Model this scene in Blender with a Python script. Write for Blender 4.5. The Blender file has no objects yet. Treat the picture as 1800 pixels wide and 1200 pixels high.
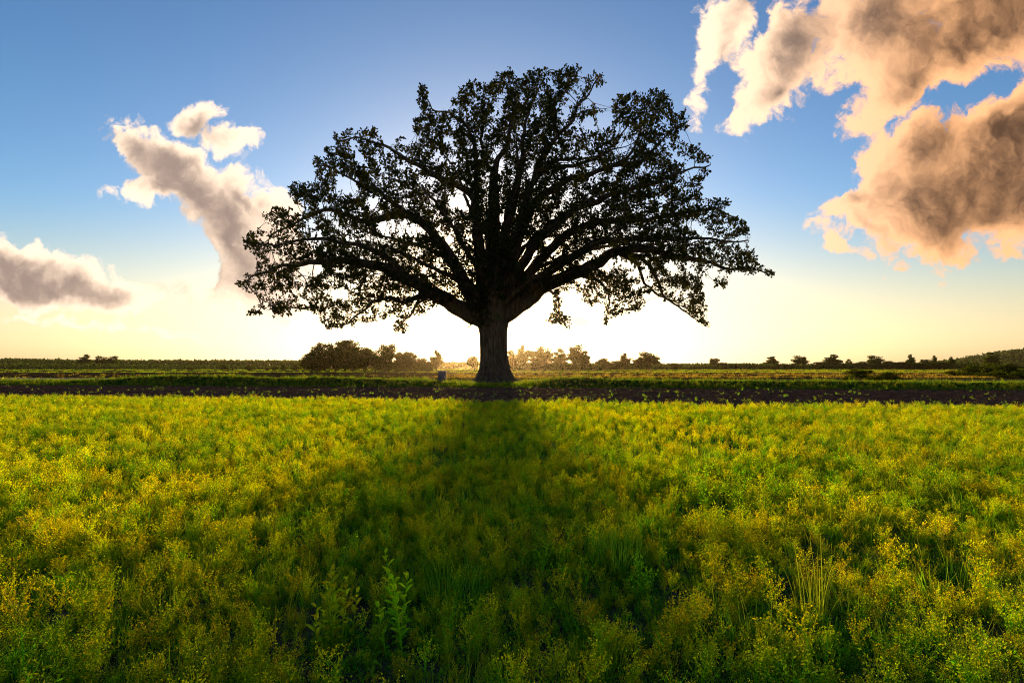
import bpy, math, random
import numpy as np
from mathutils import Vector, Quaternion, kdtree, noise as mnoise
R = math.radians
scene = bpy.context.scene
COL = scene.collection

# ---------------------------------------------------------------- camera
CAM_H, F_PX, HOR = 1.5, 800.0, 645.0        # metres, focal length in photo pixels, horizon row
cam_d = bpy.data.cameras.new('camera'); cam = bpy.data.objects.new('camera', cam_d); COL.objects.link(cam)
cam.location = (0, 0, CAM_H); cam.rotation_euler = (R(90), 0, 0)
cam_d.sensor_width = 36; cam_d.lens = 36 * F_PX / 1800; cam_d.shift_y = (HOR - 600) / 1800
cam_d.clip_start = .05; cam_d.clip_end = 9000
scene.camera = cam

# ---------------------------------------------------------------- light
SUN_EL, SUN_AZ = R(7.6), math.atan2(-32, 800)      # behind the fork of the oak
S = Vector((math.sin(SUN_AZ) * math.cos(SUN_EL), math.cos(SUN_AZ) * math.cos(SUN_EL), math.sin(SUN_EL)))
sun_d = bpy.data.lights.new('sun', 'SUN'); sun = bpy.data.objects.new('sun', sun_d); COL.objects.link(sun)
sun_d.energy = 2.75; sun_d.angle = R(3.0); sun_d.color = (1, .70, .36)
sun.rotation_euler = S.to_track_quat('Z', 'Y').to_euler()
sun.location = (0, 0, 60)
scene.view_settings.view_transform = 'Standard'; scene.view_settings.look = 'None'
scene.view_settings.exposure = 1.98; scene.view_settings.gamma = 1.0
scene.view_settings.use_curve_mapping = False

cy = scene.cycles
cy.max_bounces = 6; cy.diffuse_bounces = 3; cy.glossy_bounces = 1; cy.transmission_bounces = 5
cy.use_adaptive_sampling = True; cy.adaptive_threshold = .015
cy.volume_bounces = 0; cy.transparent_max_bounces = 8
cy.use_denoising = True; cy.filter_width = 1.0; cy.denoising_prefilter = 'NONE'
try: cy.denoiser = 'OPENIMAGEDENOISE'
except Exception: pass
cy.caustics_reflective = False; cy.caustics_refractive = False

# ---------------------------------------------------------------- world: evening sky with clouds
world = bpy.data.worlds.new('World'); scene.world = world; world.use_nodes = True
world.cycles.sampling_method = 'MANUAL'; world.cycles.sample_map_resolution = 512
class NT:
    """tiny helper to write node trees"""
    def __init__(s, tree): s.t = tree; s.n = tree.nodes; s.l = tree.links
    def add(s, kind, ins=None, **props):
        n = s.n.new(kind)
        for k, v in props.items(): setattr(n, k, v)
        for k, v in (ins or {}).items(): s.put(n.inputs[k], v)
        return n
    def put(s, sock, v):
        if isinstance(v, bpy.types.NodeSocket): s.l.new(v, sock)
        else: sock.default_value = v
    def m(s, op, a, b=0.0, c=0.0, clamp=False):
        n = s.n.new('ShaderNodeMath'); n.operation = op; n.use_clamp = clamp
        for i, v in enumerate((a, b, c)): s.put(n.inputs[i], v)
        return n.outputs[0]
    def vm(s, op, a, b=(0, 0, 0), sc=None):
        n = s.n.new('ShaderNodeVectorMath'); n.operation = op
        s.put(n.inputs[0], a); s.put(n.inputs[1], b)
        if sc is not None: s.put(n.inputs['Scale'], sc)
        return n.outputs['Value'] if op in ('LENGTH', 'DOT_PRODUCT', 'DISTANCE') else n.outputs[0]
    def mix(s, f, a, b, blend='MIX'):
        n = s.n.new('ShaderNodeMix'); n.data_type = 'RGBA'; n.blend_type = blend; n.clamp_factor = True
        s.put(n.inputs[0], f); s.put(n.inputs[6], a); s.put(n.inputs[7], b)
        return n.outputs[2]
    def ramp(s, f, stops, interp='LINEAR'):
        n = s.n.new('ShaderNodeValToRGB'); n.color_ramp.interpolation = interp
        e = n.color_ramp.elements
        while len(e) < len(stops): e.new(.5)
        for x, (p, c) in zip(e, stops): x.position = p; x.color = (*c, 1) if len(c) == 3 else c
        s.put(n.inputs[0], f); return n.outputs[0]
    def sstep(s, v, a, b):
        n = s.n.new('ShaderNodeMapRange'); n.interpolation_type = 'SMOOTHSTEP'
        s.put(n.inputs[0], v); n.inputs[1].default_value = a; n.inputs[2].default_value = b
        return n.outputs[0]
    def noise(s, vec, scale, detail=4, rough=.55, dist=0, lac=2.0, dim='3D'):
        n = s.n.new('ShaderNodeTexNoise'); n.noise_dimensions = dim
        s.put(n.inputs['Vector'], vec); n.inputs['Scale'].default_value = scale; n.inputs['Detail'].default_value = detail
        n.inputs['Roughness'].default_value = rough; n.inputs['Distortion'].default_value = dist
        n.inputs['Lacunarity'].default_value = lac
        return n

def uv(px, py): return ((px - 900) / 800, (645 - py) / 800)
# cloud masses: centre px,py, half length, half thickness (px), tilt (deg, counter-clockwise), weight
CLOUDS = [
 (420, 395, 150, 62, -48, 1.2), (330, 310, 120, 50, -36, 1.1), (240, 265, 75, 32, -42, .85), (460, 470, 95, 62, -50, 1.05),
 (290, 330, 80, 24, 8, .85), (345, 210, 34, 18, 20, .66), (400, 250, 44, 26, -18, .85), (480, 365, 60, 24, -50, .7), (205, 230, 24, 12, -50, .6),
 (50, 490, 140, 48, -8, 1.2), (170, 515, 120, 30, -7, 1.0), (0, 480, 70, 44, 0, 1.0), (372, 518, 62, 22, -14, .66), (250, 522, 50, 16, -8, .6),
 (120, 568, 100, 10, -4, .5), (280, 580, 110, 8, -5, .45),
 (1283, 30, 52, 48, 30, .9), (1375, 100, 115, 50, 64, 1.1), (1318, 195, 45, 22, 60, .72), (1245, 130, 55, 14, 80, .5),
 (1530, 55, 130, 85, 20, 1.1), (1640, 70, 160, 80, 20, 1.25), (1780, 20, 200, 90, 10, 1.35), (1545, 170, 70, 40, 30, .8), (1980, 20, 200, 80, 0, 1.3),
 (1620, 370, 120, 80, 10, 1.2), (1710, 320, 150, 95, 38, 1.35), (1840, 330, 170, 105, 10, 1.4), (1590, 270, 80, 45, 50, .85), (1800, 190, 110, 44, 45, 1.0), (1900, 270, 160, 110, 30, 1.3),
 (1485, 430, 56, 18, -45, .58), (1462, 358, 30, 12, 20, .52), (1018, 556, 30, 12, -12, .72),
]
g = bpy.data.node_groups.new('cloud_mask', 'ShaderNodeTree')
g.interface.new_socket('P', in_out='INPUT', socket_type='NodeSocketVector')
g.interface.new_socket('Mask', in_out='OUTPUT', socket_type='NodeSocketFloat')
G = NT(g); gi = G.n.new('NodeGroupInput'); go = G.n.new('NodeGroupOutput')
p0 = gi.outputs[0]; mask = None
for (cx, cyy, a, b, ang, wt) in CLOUDS:
    u_, v_ = uv(cx, cyy)
    pv = p0 if mask is None else G.vm('ADD', p0, G.m('MULTIPLY', mask, 1e-7))   # evaluated one after another
    mp = G.add('ShaderNodeMapping', {'Vector': pv, 'Location': (u_, v_, 0), 'Rotation': (0, 0, R(ang)), 'Scale': (a / 800, b / 800, 1)}, vector_type='TEXTURE')
    e = G.m('MULTIPLY_ADD', G.vm('LENGTH', mp.outputs[0]), -wt, wt * 1.25)
    mask = e if mask is None else G.m('SMOOTH_MAX', mask, e, .12)
G.l.new(G.m('MINIMUM', mask, .95), go.inputs[0])

W = NT(world.node_tree); W.n.clear()
tc = W.add('ShaderNodeTexCoord'); dirv = W.vm('NORMALIZE', tc.outputs['Generated'])
sep = W.add('ShaderNodeSeparateXYZ', {0: dirv})
ay = W.m('MAXIMUM', W.m('ABSOLUTE', sep.outputs[1]), .12)
U = W.m('DIVIDE', sep.outputs[0], ay); V = W.m('DIVIDE', sep.outputs[2], ay)
P = W.add('ShaderNodeCombineXYZ', {0: U, 1: V, 2: 0.0}).outputs[0]
su, sv = uv(868, 533)
toS = W.vm('NORMALIZE', W.vm('SUBTRACT', (su, sv, 0), P))
def cmask(vec):
    n = W.n.new('ShaderNodeGroup'); n.node_tree = g; W.put(n.inputs[0], vec); return n.outputs[0]
wv = W.vm('SCALE', W.vm('SUBTRACT', W.noise(P, 6.0, 4, .6, dim='2D').outputs['Color'], (.5, .5, .5)), sc=.10)
PW = W.vm('ADD', P, wv)
m0 = cmask(PW)
m2 = cmask(W.vm('ADD', W.vm('ADD', PW, W.vm('SCALE', toS, sc=.07)), W.m('MULTIPLY', m0, 1e-7)))
big = W.m('MULTIPLY_ADD', W.noise(PW, 3.2, 2, .5, dim='2D').outputs['Fac'], .7, -.35)
def billow(vec):
    vo = W.add('ShaderNodeTexVoronoi', {'Vector': vec, 'Scale': 13.0, 'Detail': 3.0, 'Roughness': .55, 'Lacunarity': 2.3}, voronoi_dimensions='2D', feature='F1', normalize=True)
    puff = W.m('MULTIPLY_ADD', vo.outputs['Distance'], -1.5, .62)
    return W.m('ADD', puff, W.m('MULTIPLY_ADD', W.noise(vec, 9.0, 9, .64, dim='2D').outputs['Fac'], 1.5, -.75))
n0 = billow(PW); nn1 = billow(W.vm('ADD', PW, W.vm('SCALE', toS, sc=.022)))
D0_ = W.m('ADD', W.m('ADD', m0, big), n0)
alpha = W.sstep(D0_, .12, .55)
thick = W.sstep(W.m('ADD', W.m('ADD', m0, big), W.m('MULTIPLY', n0, .25)), .22, 1.05)
grad = W.m('ADD', W.m('MULTIPLY', W.m('SUBTRACT', n0, nn1), .42), W.m('MULTIPLY', W.m('SUBTRACT', m0, m2), .8))
right = W.sstep(U, .25, 1.0)                          # clouds far from the sun catch a redder light
lit = W.sstep(W.m('ADD', W.m('MULTIPLY_ADD', thick, W.m('MULTIPLY_ADD', right, .12, -.92), .98), grad), -.1, 1.1)
lit_c = W.mix(right, (1.25, .95, .70, 1), (1.15, .58, .27, 1))
shd_c = W.mix(right, (.33, .245, .21, 1), (.11, .060, .036, 1))
cloud = W.mix(lit, shd_c, lit_c)
sky = W.add('ShaderNodeTexSky', sky_type='NISHITA')
sky.sun_disc = False; sky.sun_elevation = SUN_EL; sky.sun_rotation = SUN_AZ
sky.altitude = 0; sky.air_density = 1.0; sky.dust_density = .8; sky.ozone_density = 2.0
SKY_STR = .069
hs = W.add('ShaderNodeHueSaturation', {'Color': sky.outputs[0], 'Saturation': 1.14, 'Value': 1.0})
lum = W.vm('DOT_PRODUCT', sky.outputs[0], (.3, .55, .15))
cream = W.vm('SCALE', (1.22, 1.0, .69), sc=lum)
low = W.m('MULTIPLY', W.m('SUBTRACT', 1.0, W.sstep(V, .02, .42)), .8)          # dusty air near the horizon
skyc = W.mix(low, W.vm('MULTIPLY', hs.outputs[0], (1.0, .975, .99)), cream)
soft = W.m('DIVIDE', SKY_STR * 1.12, W.m('MULTIPLY_ADD', lum, .07, 1.0))        # gentle shoulder of the bright air round the sun
skyc = W.vm('SCALE', skyc, sc=soft)
skyc = W.vm('SCALE', W.add('ShaderNodeGamma', {'Color': W.vm('SCALE', skyc, sc=3.0), 'Gamma': 1.38}).outputs[0], sc=1 / 3.0)
above = W.sstep(V, -.002, .03)
final = W.mix(W.m('MULTIPLY', alpha, above), skyc, W.vm('SCALE', cloud, sc=.30))
# the cloud part is only worked out where clouds are: both flanks and one small scrap near the sun
def between(v, lo, hi): return W.m('MULTIPLY', W.m('GREATER_THAN', v, lo), W.m('LESS_THAN', v, hi))
where = W.m('MULTIPLY', W.m('MAXIMUM', W.m('LESS_THAN', U, -.40), W.m('GREATER_THAN', U, .34)), between(V, .02, 1.15))
where = W.m('MAXIMUM', where, W.m('MULTIPLY', between(U, .05, .25), between(V, .06, .18)))
bg0 = W.add('ShaderNodeBackground', {'Color': skyc, 'Strength': 1.0})
bg1 = W.add('ShaderNodeBackground', {'Color': final, 'Strength': 1.0})
ms = W.add('ShaderNodeMixShader', {0: where, 1: bg0.outputs[0], 2: bg1.outputs[0]})
W.l.new(ms.outputs[0], W.add('ShaderNodeOutputWorld').inputs[0])

# ---------------------------------------------------------------- helpers
def at(px, py, Y): return Vector(((px - 900) / F_PX * Y, Y, CAM_H + (HOR - py) / F_PX * Y))
def link(name, data, mat=None, parent=None):
    o = bpy.data.objects.new(name, data); COL.objects.link(o)
    if mat is not None and data is not None:
        data.materials.append(mat)
    if parent is not None: o.parent = parent
    return o
def tag(o, label=None, cat=None, group=None, kind=None):
    for k, v in (('label', label), ('category', cat), ('group', group), ('kind', kind)):
        if v: o[k] = v
    return o
def empty(name, loc=(0, 0, 0), rz=0):
    o = bpy.data.objects.new(name, None); COL.objects.link(o)
    o.location = loc; o.rotation_euler = (0, 0, rz); o.empty_display_size = .3
    return o
def mesh_polys(name, V_, k, cols=None, smooth=False, idx=None):
    """uniform polygons of k corners; V_ (n*k,3) unshared, or idx (n,k) into V_"""
    V_ = np.asarray(V_, dtype=np.float32); me = bpy.data.meshes.new(name)
    if idx is None: idx = np.arange(len(V_)).reshape(-1, k)
    idx = np.asarray(idx, dtype=np.int32); n = len(idx)
    me.vertices.add(len(V_)); me.vertices.foreach_set('co', V_.ravel())
    me.loops.add(n * k); me.loops.foreach_set('vertex_index', idx.ravel())
    me.polygons.add(n); me.polygons.foreach_set('loop_start', np.arange(0, n * k, k, dtype=np.int32))
    if smooth: me.polygons.foreach_set('use_smooth', np.ones(n, dtype=bool))
    if cols is not None:
        a = me.color_attributes.new('Col', 'FLOAT_COLOR', 'POINT')
        c = np.ones((len(V_), 4), np.float32); c[:, :3] = cols; a.data.foreach_set('color', c.ravel())
    me.update(calc_edges=True); me.validate()
    return me
class MB:
    """collects mixed geometry as one mesh with colours"""
    def __init__(s): s.v = []; s.f = []; s.c = []
    def add(s, verts, faces, col=(1, 1, 1)):
        o = len(s.v); s.v += [tuple(x) for x in verts]; s.f += [tuple(i + o for i in f) for f in faces]
        s.c += [col] * len(verts) if not isinstance(col, list) else col
    def tube(s, pts, rads, sides, col=(1, 1, 1), cap=True):
        pts = [Vector(p) for p in pts]; vs = []; fs = []; n = len(pts); ref = None; cs = []
        for i, p in enumerate(pts):
            t = (pts[min(i + 1, n - 1)] - pts[max(i - 1, 0)])
            t = t.normalized() if t.length > 1e-9 else Vector((0, 0, 1))
            if ref is None: ref = t.orthogonal().normalized()
            ref = (ref - t * ref.dot(t)); ref = ref.normalized() if ref.length > 1e-6 else t.orthogonal().normalized()
            b = t.cross(ref)
            for k in range(sides):
                a = 2 * math.pi * k / sides
                vs.append(p + (ref * math.cos(a) + b * math.sin(a)) * rads[i])
            if isinstance(col, list): cs += [col[i]] * sides
        for i in range(n - 1):
            for k in range(sides):
                k2 = (k + 1) % sides
                fs.append((i * sides + k, i * sides + k2, (i + 1) * sides + k2, (i + 1) * sides + k))
        if cap: fs.append(tuple(range((n - 1) * sides, n * sides))); fs.append(tuple(range(sides))[::-1])
        s.add(vs, fs, cs if isinstance(col, list) else col)
    def mesh(s, name, smooth=True, colors=False):
        me = bpy.data.meshes.new(name); me.from_pydata(s.v, [], s.f)
        if smooth: me.polygons.foreach_set('use_smooth', [True] * len(me.polygons))
        if colors:
            a = me.color_attributes.new('Col', 'FLOAT_COLOR', 'POINT')
            c = np.ones((len(s.v), 4), np.float32); c[:, :3] = np.array(s.c, np.float32); a.data.foreach_set('color', c.ravel())
        me.update(); return me

# ---------------------------------------------------------------- materials
def mat(name):
    m = bpy.data.materials.new(name); m.use_nodes = True; t = NT(m.node_tree); t.n.clear()
    return m, t, t.add('ShaderNodeOutputMaterial')
def leaf_mat(name, col_a, col_b, trans=.45, gloss=.0, attr=False, sat=1.0, tboost=(1, 1, 1)):
    m, t, out = mat(name)
    oi = t.add('ShaderNodeObjectInfo'); geo = t.add('ShaderNodeNewGeometry')
    rnd = geo.outputs['Random Per Island']
    base = t.mix(rnd, (*col_a, 1), (*col_b, 1))
    if attr:
        vc = t.add('ShaderNodeVertexColor', layer_name='Col')
        base = t.mix(1.0, vc.outputs['Color'], t.mix(rnd, (.75, .8, .7, 1), (1.25, 1.2, 1.3, 1)), 'MULTIPLY')
        hv = t.add('ShaderNodeHueSaturation', {'Color': base, 'Hue': t.m('MULTIPLY_ADD', oi.outputs['Random'], .045, .482), 'Saturation': sat,
                                               'Value': t.m('MULTIPLY_ADD', oi.outputs['Random'], .5, .75)})
        base = hv.outputs[0]
    df = t.add('ShaderNodeBsdfDiffuse', {'Color': base})
    tb = t.mix(1.0, base, (*tboost, 1), 'MULTIPLY')
    tr = t.add('ShaderNodeBsdfTranslucent', {'Color': tb})
    ms = t.add('ShaderNodeMixShader', {0: trans, 1: df.outputs[0], 2: tr.outputs[0]})
    if gloss:
        gl = t.add('ShaderNodeBsdfGlossy', {'Color': (1, 1, 1, 1), 'Roughness': .45})
        ms = t.add('ShaderNodeMixShader', {0: gloss, 1: ms.outputs[0], 2: gl.outputs[0]})
    t.l.new(ms.outputs[0], out.inputs[0]); return m
def ground_mat(name, stops, scale, detail=6, bump=.4, bdist=.05, stretch=(1, 1, 1), fine=None):
    m, t, out = mat(name)
    tcx = t.add('ShaderNodeTexCoord'); mp = t.add('ShaderNodeMapping', {'Vector': tcx.outputs['Object'], 'Scale': stretch})
    n = t.noise(mp.outputs[0], scale, detail, .65); col = t.ramp(n.outputs['Fac'], stops)
    if fine:
        n2 = t.noise(tcx.outputs['Object'], fine, 4, .6)
        col = t.mix(1.0, col, t.ramp(n2.outputs['Fac'], [(.3, (.6, .6, .6)), (.7, (1.35, 1.35, 1.35))]), 'MULTIPLY')
    n3 = t.noise(tcx.outputs['Object'], scale * 4, 5, .7)
    bp = t.add('ShaderNodeBump', {'Height': n3.outputs['Fac'], 'Strength': bump, 'Distance': bdist})
    b = t.add('ShaderNodeBsdfDiffuse', {'Color': col, 'Roughness': .8, 'Normal': bp.outputs[0]})
    t.l.new(b.outputs[0], out.inputs[0]); return m
M = {}
M['ground'] = ground_mat('ground_earth', [(.3, (.06, .065, .015)), (.7, (.12, .12, .03))], .05)
M['soil'] = ground_mat('dark_soil', [(.25, (.045, .022, .014)), (.55, (.11, .058, .036)), (.8, (.22, .13, .085))], 3.0, 8, .8, .06)
M['meadow_floor'] = ground_mat('meadow_floor', [(.3, (.035, .028, .018)), (.55, (.09, .075, .045)), (.8, (.20, .16, .11))], 5, 8, .7, .03)
M['bank'] = ground_mat('bank_turf', [(.3, (.012, .028, .005)), (.7, (.03, .06, .010))], 2.0, 6, .8, .08)
M['road'] = ground_mat('gravel_road', [(.3, (.20, .17, .14)), (.7, (.32, .27, .23))], 2.0, 6, .3, .02)
M['plowed'] = ground_mat('plowed_earth', [(.3, (.030, .019, .008)), (.7, (.085, .055, .022))], .6, 8, .9, .1, (.12, 1, 1), 2.5)
M['crop'] = ground_mat('green_crop', [(.3, (.030, .075, .006)), (.7, (.075, .12, .010))], .3, 6, .6, .08, (.15, 1, 1), 1.5)
M['hill'] = ground_mat('hill_ground', [(.3, (.02, .035, .008)), (.7, (.05, .07, .015))], .05)
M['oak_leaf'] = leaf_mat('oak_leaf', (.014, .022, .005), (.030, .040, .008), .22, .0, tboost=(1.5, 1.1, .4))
M['tree_leaf'] = leaf_mat('tree_leaf', (.026, .046, .005), (.060, .085, .009), .42, 0, tboost=(1.5, 1.3, .35))
M['wood_leaf'] = leaf_mat('wood_leaf', (.03, .05, .008), (.06, .085, .012), .35)
M['weed'] = leaf_mat('weed_plant', (1, 1, 1), (1, 1, 1), .58, .01, attr=True, sat=1.05, tboost=(1.35, 1.25, .8))
M['turf'] = leaf_mat('turf_blade', (1, 1, 1), (1, 1, 1), .5, .0, attr=True, tboost=(1.25, 1.15, .7))
def bark_mat():
    m, t, out = mat('oak_bark')
    tcx = t.add('ShaderNodeTexCoord'); mp = t.add('ShaderNodeMapping', {'Vector': tcx.outputs['Object'], 'Scale': (1, 1, .18)})
    n = t.noise(mp.outputs[0], 5.0, 7, .65, .4); n2 = t.noise(tcx.outputs['Object'], 1.1, 4, .6)
    col = t.ramp(n.outputs['Fac'], [(.35, (.022, .015, .010)), (.5, (.060, .042, .028)), (.68, (.115, .085, .060))])
    col = t.mix(t.sstep(n2.outputs['Fac'], .52, .72), col, (.045, .055, .022, 1))
    bp = t.add('ShaderNodeBump', {'Height': n.outputs['Fac'], 'Strength': 1.0, 'Distance': .09})
    b = t.add('ShaderNodeBsdfPrincipled', {'Base Color': col, 'Roughness': .9, 'Normal': bp.outputs[0]})
    b.inputs['Specular IOR Level'].default_value = .2
    t.l.new(b.outputs[0], out.inputs[0]); return m
M['bark'] = bark_mat()
def paint_mat(name, c1, c2, rough=.45):
    m, t, out = mat(name)
    tcx = t.add('ShaderNodeTexCoord'); n = t.noise(tcx.outputs['Object'], 9, 6, .7)
    col = t.mix(t.sstep(n.outputs['Fac'], .45, .7), (*c1, 1), (*c2, 1))
    b = t.add('ShaderNodeBsdfPrincipled', {'Base Color': col, 'Roughness': rough})
    t.l.new(b.outputs[0], out.inputs[0]); return m
M['blue'] = paint_mat('blue_paint', (.008, .028, .075), (.010, .030, .065))
M['grey'] = paint_mat('galvanised_metal', (.35, .34, .32), (.25, .24, .22), .5)

# ---------------------------------------------------------------- the ground
def fb(x, y, s=1.0, o=4, z=0.0): return mnoise.fractal(Vector((x / s, y / s, z)), 1.0, 2.0, o)
rng = np.random.default_rng(7); rnd = random.Random(7)
def lerp(a, b, t): return a + (b - a) * t
def interp(x, xs, ys): return float(np.interp(x, xs, ys))
def X_of(px, Y): return (px - 900) / F_PX * Y
def toe(X): return 32.2 - .095 * X if X < 0 else 32.2 - .115 * X       # foot of the verge bank
def edge(X): return 17.6 - .15 * X + .9 * fb(X, 3, 6, 3) + .35 * fb(X, 9, 1.3, 2)   # far edge of the weedy meadow
CREST = [(-900, 670), (0, 669.5), (130, 669), (200, 666), (290, 660), (380, 660.5), (440, 663.5), (520, 664.5), (580, 663), (640, 666), (740, 668), (785, 672),
         (820, 675), (915, 676), (950, 670), (985, 665), (1030, 664.5), (1080, 667), (1150, 669), (1300, 670), (1500, 670.5), (1800, 672.5), (2600, 674)]
cxs = [c[0] for c in CREST]; cys = [c[1] for c in CREST]
def crest_h(X):
    Yc = toe(X) + 2.4
    px = 900 + F_PX * X / Yc
    return CAM_H + (HOR - interp(px, cxs, cys)) / F_PX * Yc
def bank_z(X, Y):
    t0 = toe(X); s = Y - t0; h = crest_h(X)
    if s <= 0: return 0.0
    if s < 2.4:
        t = s / 2.4; t = t * t * (3 - 2 * t)
        return h * t + .05 * fb(X, Y, .9, 3) * min(1, s)
    back = h * max(0.0, 1 - (s - 2.4) / 5.0)
    return max(back, .04) + .04 * fb(X, Y, .9, 3) * max(0, 1 - (s - 2.4) / 8)
def grid(name, x0, x1, nx, yfun, ny, zfun, material, kind='structure'):
    vs = []; xs = np.linspace(x0, x1, nx)
    for j in range(ny):
        for x in xs:
            y = yfun(x, j / (ny - 1)); vs.append((x, y, zfun(x, y)))
    a = np.arange(nx * ny).reshape(ny, nx)
    idx = np.stack([a[:-1, :-1], a[:-1, 1:], a[1:, 1:], a[1:, :-1]], -1).reshape(-1, 4)
    o = link(name, mesh_polys(name, vs, 4, smooth=True, idx=idx), material); return tag(o, kind=kind)
gm = mesh_polys('ground', [(-1500, -1500, -.03), (1500, -1500, -.03), (1500, 1500, -.03), (-1500, 1500, -.03)], 4)
tag(link('ground', gm, M['ground']), kind='structure')
grid('meadow_ground', -34, 34, 170, lambda x, t: lerp(-6, edge(x) + .6, t), 70, lambda x, y: .03 * fb(x, y, .8, 4), M['meadow_floor'])
def soil_z(x, y):
    n = fb(x, y, .35, 4); r = .05 * math.sin((y + .115 * x) * 2 * math.pi / .95 + .6 * fb(x, y, 3))
    return .012 + .10 * max(n, -.4) + r + .045 * fb(x, y, .12, 2)
grid('bare_soil', -48, 42, 700, lambda x, t: lerp(edge(x) - .3, toe(x) + .4, t), 110, soil_z, M['soil'])
grid('verge_bank', -75, 60, 420, lambda x, t: toe(x) + .25 + 15.5 * t ** 1.25, 40, bank_z, M['bank'])
tag(link('dirt_road', mesh_polys('dirt_road', [(-140, 62, .055), (-27, 51.5, .055), (-27, 56.5, .055), (-140, 69, .055)], 4), M['road']), kind='structure')
def strip(name, y0, y1, z, material, rough=.03, nx=220, ny=40, xw=330):
    return grid(name, -xw, xw, nx, lambda x, t: lerp(y0(x), y1(x), t), ny, lambda x, y: z + rough * fb(x, y, 2.0, 3), material)
strip('plowed_field', lambda x: 63.5 - .06 * x, lambda x: 118 - .02 * x, .05, M['plowed'], .06)
strip('crop_strip', lambda x: 118.6 - .02 * x, lambda x: 150, .06, M['crop'], .05)
strip('fallow_field', lambda x: 150.5, lambda x: 200, .05, M['plowed'], .05, 120, 20)
strip('far_crop_field', lambda x: 200.5, lambda x: 420, .06, M['crop'], .05, 120, 20, 620)

# ---------------------------------------------------------------- the oak
TY = 44.0                                  # distance of the trunk
TX = X_of(868, TY)
PXM = F_PX / TY
OUT = [(412,503),(433,476),(460,457),(422,432),(438,405),(460,399),(482,405),(460,372),(482,361),(512,369),(517,356),(503,329),(536,320),(558,320),(542,280),(552,271),(574,280),(566,258),(580,236),(618,225),(667,224),(680,242),(675,263),(688,269),(694,247),(721,236),(727,225),(721,214),(737,198),(732,171),(735,149),(754,152),(756,176),(765,192),(803,198),(806,206),(792,182),(803,160),(830,141),(846,143),(844,163),(863,138),(879,127),(903,124),(917,141),(925,124),(963,122),(972,127),(993,116),(1020,116),(1026,138),(1015,152),(1031,133),(1059,127),(1068,152),(1048,149),(1031,171),(1026,192),(1042,179),(1061,192),(1053,203),(1020,214),(1010,231),(1037,231),(1069,228),(1080,214),(1072,192),(1086,165),(1113,160),(1129,171),(1146,157),(1173,159),(1181,182),(1184,195),(1206,198),(1211,231),(1189,236),(1200,250),(1227,250),(1236,263),(1257,282),(1238,290),(1249,304),(1241,318),(1227,329),(1246,350),(1282,348),(1279,359),(1260,367),(1293,378),(1320,397),(1323,413),(1293,421),(1276,427),(1320,437),(1331,454),(1336,468),(1355,474),(1358,486),(1325,486),(1298,480),(1249,476),(1282,500),(1280,507),(1255,507),(1233,485),(1238,514),(1244,541),(1252,577),(1227,570),(1206,552),(1173,530),(1157,514),(1135,519),(1129,546),(1108,552),(1075,563),(1063,578),(1058,572),(1064,535),(1031,535),(1015,514),(993,503),(985,519),(990,540),(1007,568),(993,579),(963,568),(974,535),(969,516),(944,508),(912,530),(874,535),(830,552),(803,530),(776,535),(748,552),(721,563),(721,582),(694,590),(689,574),(705,552),(672,563),(618,574),(580,579),(547,568),(563,552),(536,546),(498,555),(438,560),(433,546),(460,530)]
HOLES = [(706,402,50,15),(546,474,26,11),(598,518,28,11),(814,354,17,22),(752,318,20,8),(1083,467,38,10),(937,490,9,34),(900,512,10,28),(1258,420,18,5),(1258,474,22,8),
         (1026,276,12,7),(1092,257,14,8),(1240,384,9,6),(655,352,26,6),(790,425,10,22),(940,455,9,14),(1010,222,10,10),(968,430,8,10),(880,290,9,16),(905,310,7,14),(630,420,24,5),(1180,470,18,8),(770,470,9,12),(1150,300,12,5)]
def in_poly(x, y, poly):
    inside = np.zeros(len(x), bool); n = len(poly); j = n - 1
    for i in range(n):
        xi, yi = poly[i]; xj, yj = poly[j]
        c = ((yi > y) != (yj > y)) & (x < (xj - xi) * (y - yi) / (yj - yi + 1e-12) + xi)
        inside ^= c; j = i
    return inside
def poly_dist(x, y, poly):
    dmin = np.full(len(x), 1e9); n = len(poly)
    for i in range(n):
        ax, ay_ = poly[i]; bx, by = poly[(i + 1) % n]
        dx, dy = bx - ax, by - ay_; L = dx * dx + dy * dy + 1e-9
        t = np.clip(((x - ax) * dx + (y - ay_) * dy) / L, 0, 1)
        dmin = np.minimum(dmin, np.hypot(x - ax - t * dx, y - ay_ - t * dy))
    return dmin
NA = 90000
ax_ = rng.uniform(410, 1362, NA); ay2 = rng.uniform(112, 590, NA)
ok = in_poly(ax_, ay2, OUT); ax_, ay2 = ax_[ok], ay2[ok]
for (hx, hy, ha, hb) in HOLES:
    k = ((ax_ - hx) / ha) ** 2 + ((ay2 - hy) / hb) ** 2 > 1; ax_, ay2 = ax_[k], ay2[k]
pdist = poly_dist(ax_, ay2, OUT)
half = 13.0 * np.sqrt(np.clip(pdist / 170, 0.012, 1))
dep = rng.uniform(-1, 1, len(ax_)) * half
ATT = []
for x, y, dd, pdx in zip(ax_, ay2, dep, pdist):
    p = at(x, y, TY + dd)
    th = math.atan2(570 - y, x - 868); rr_ = math.hypot(x - 868, y - 570)
    n2d = mnoise.noise(Vector((th * 300 / 19, rr_ / 42, 3.1))) + .5 * mnoise.noise(Vector((x / 15, y / 12, 8.2)))
    n3d = mnoise.noise(p / 1.7) + .4 * mnoise.noise(p / .8)
    v = .85 * n2d + .55 * n3d + .06 + .08 * min(1, pdx / 120)
    if pdx < 12: v += .18
    if pdx > 2.0 and v > rnd.uniform(-.04, .04): ATT.append(p)
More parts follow.
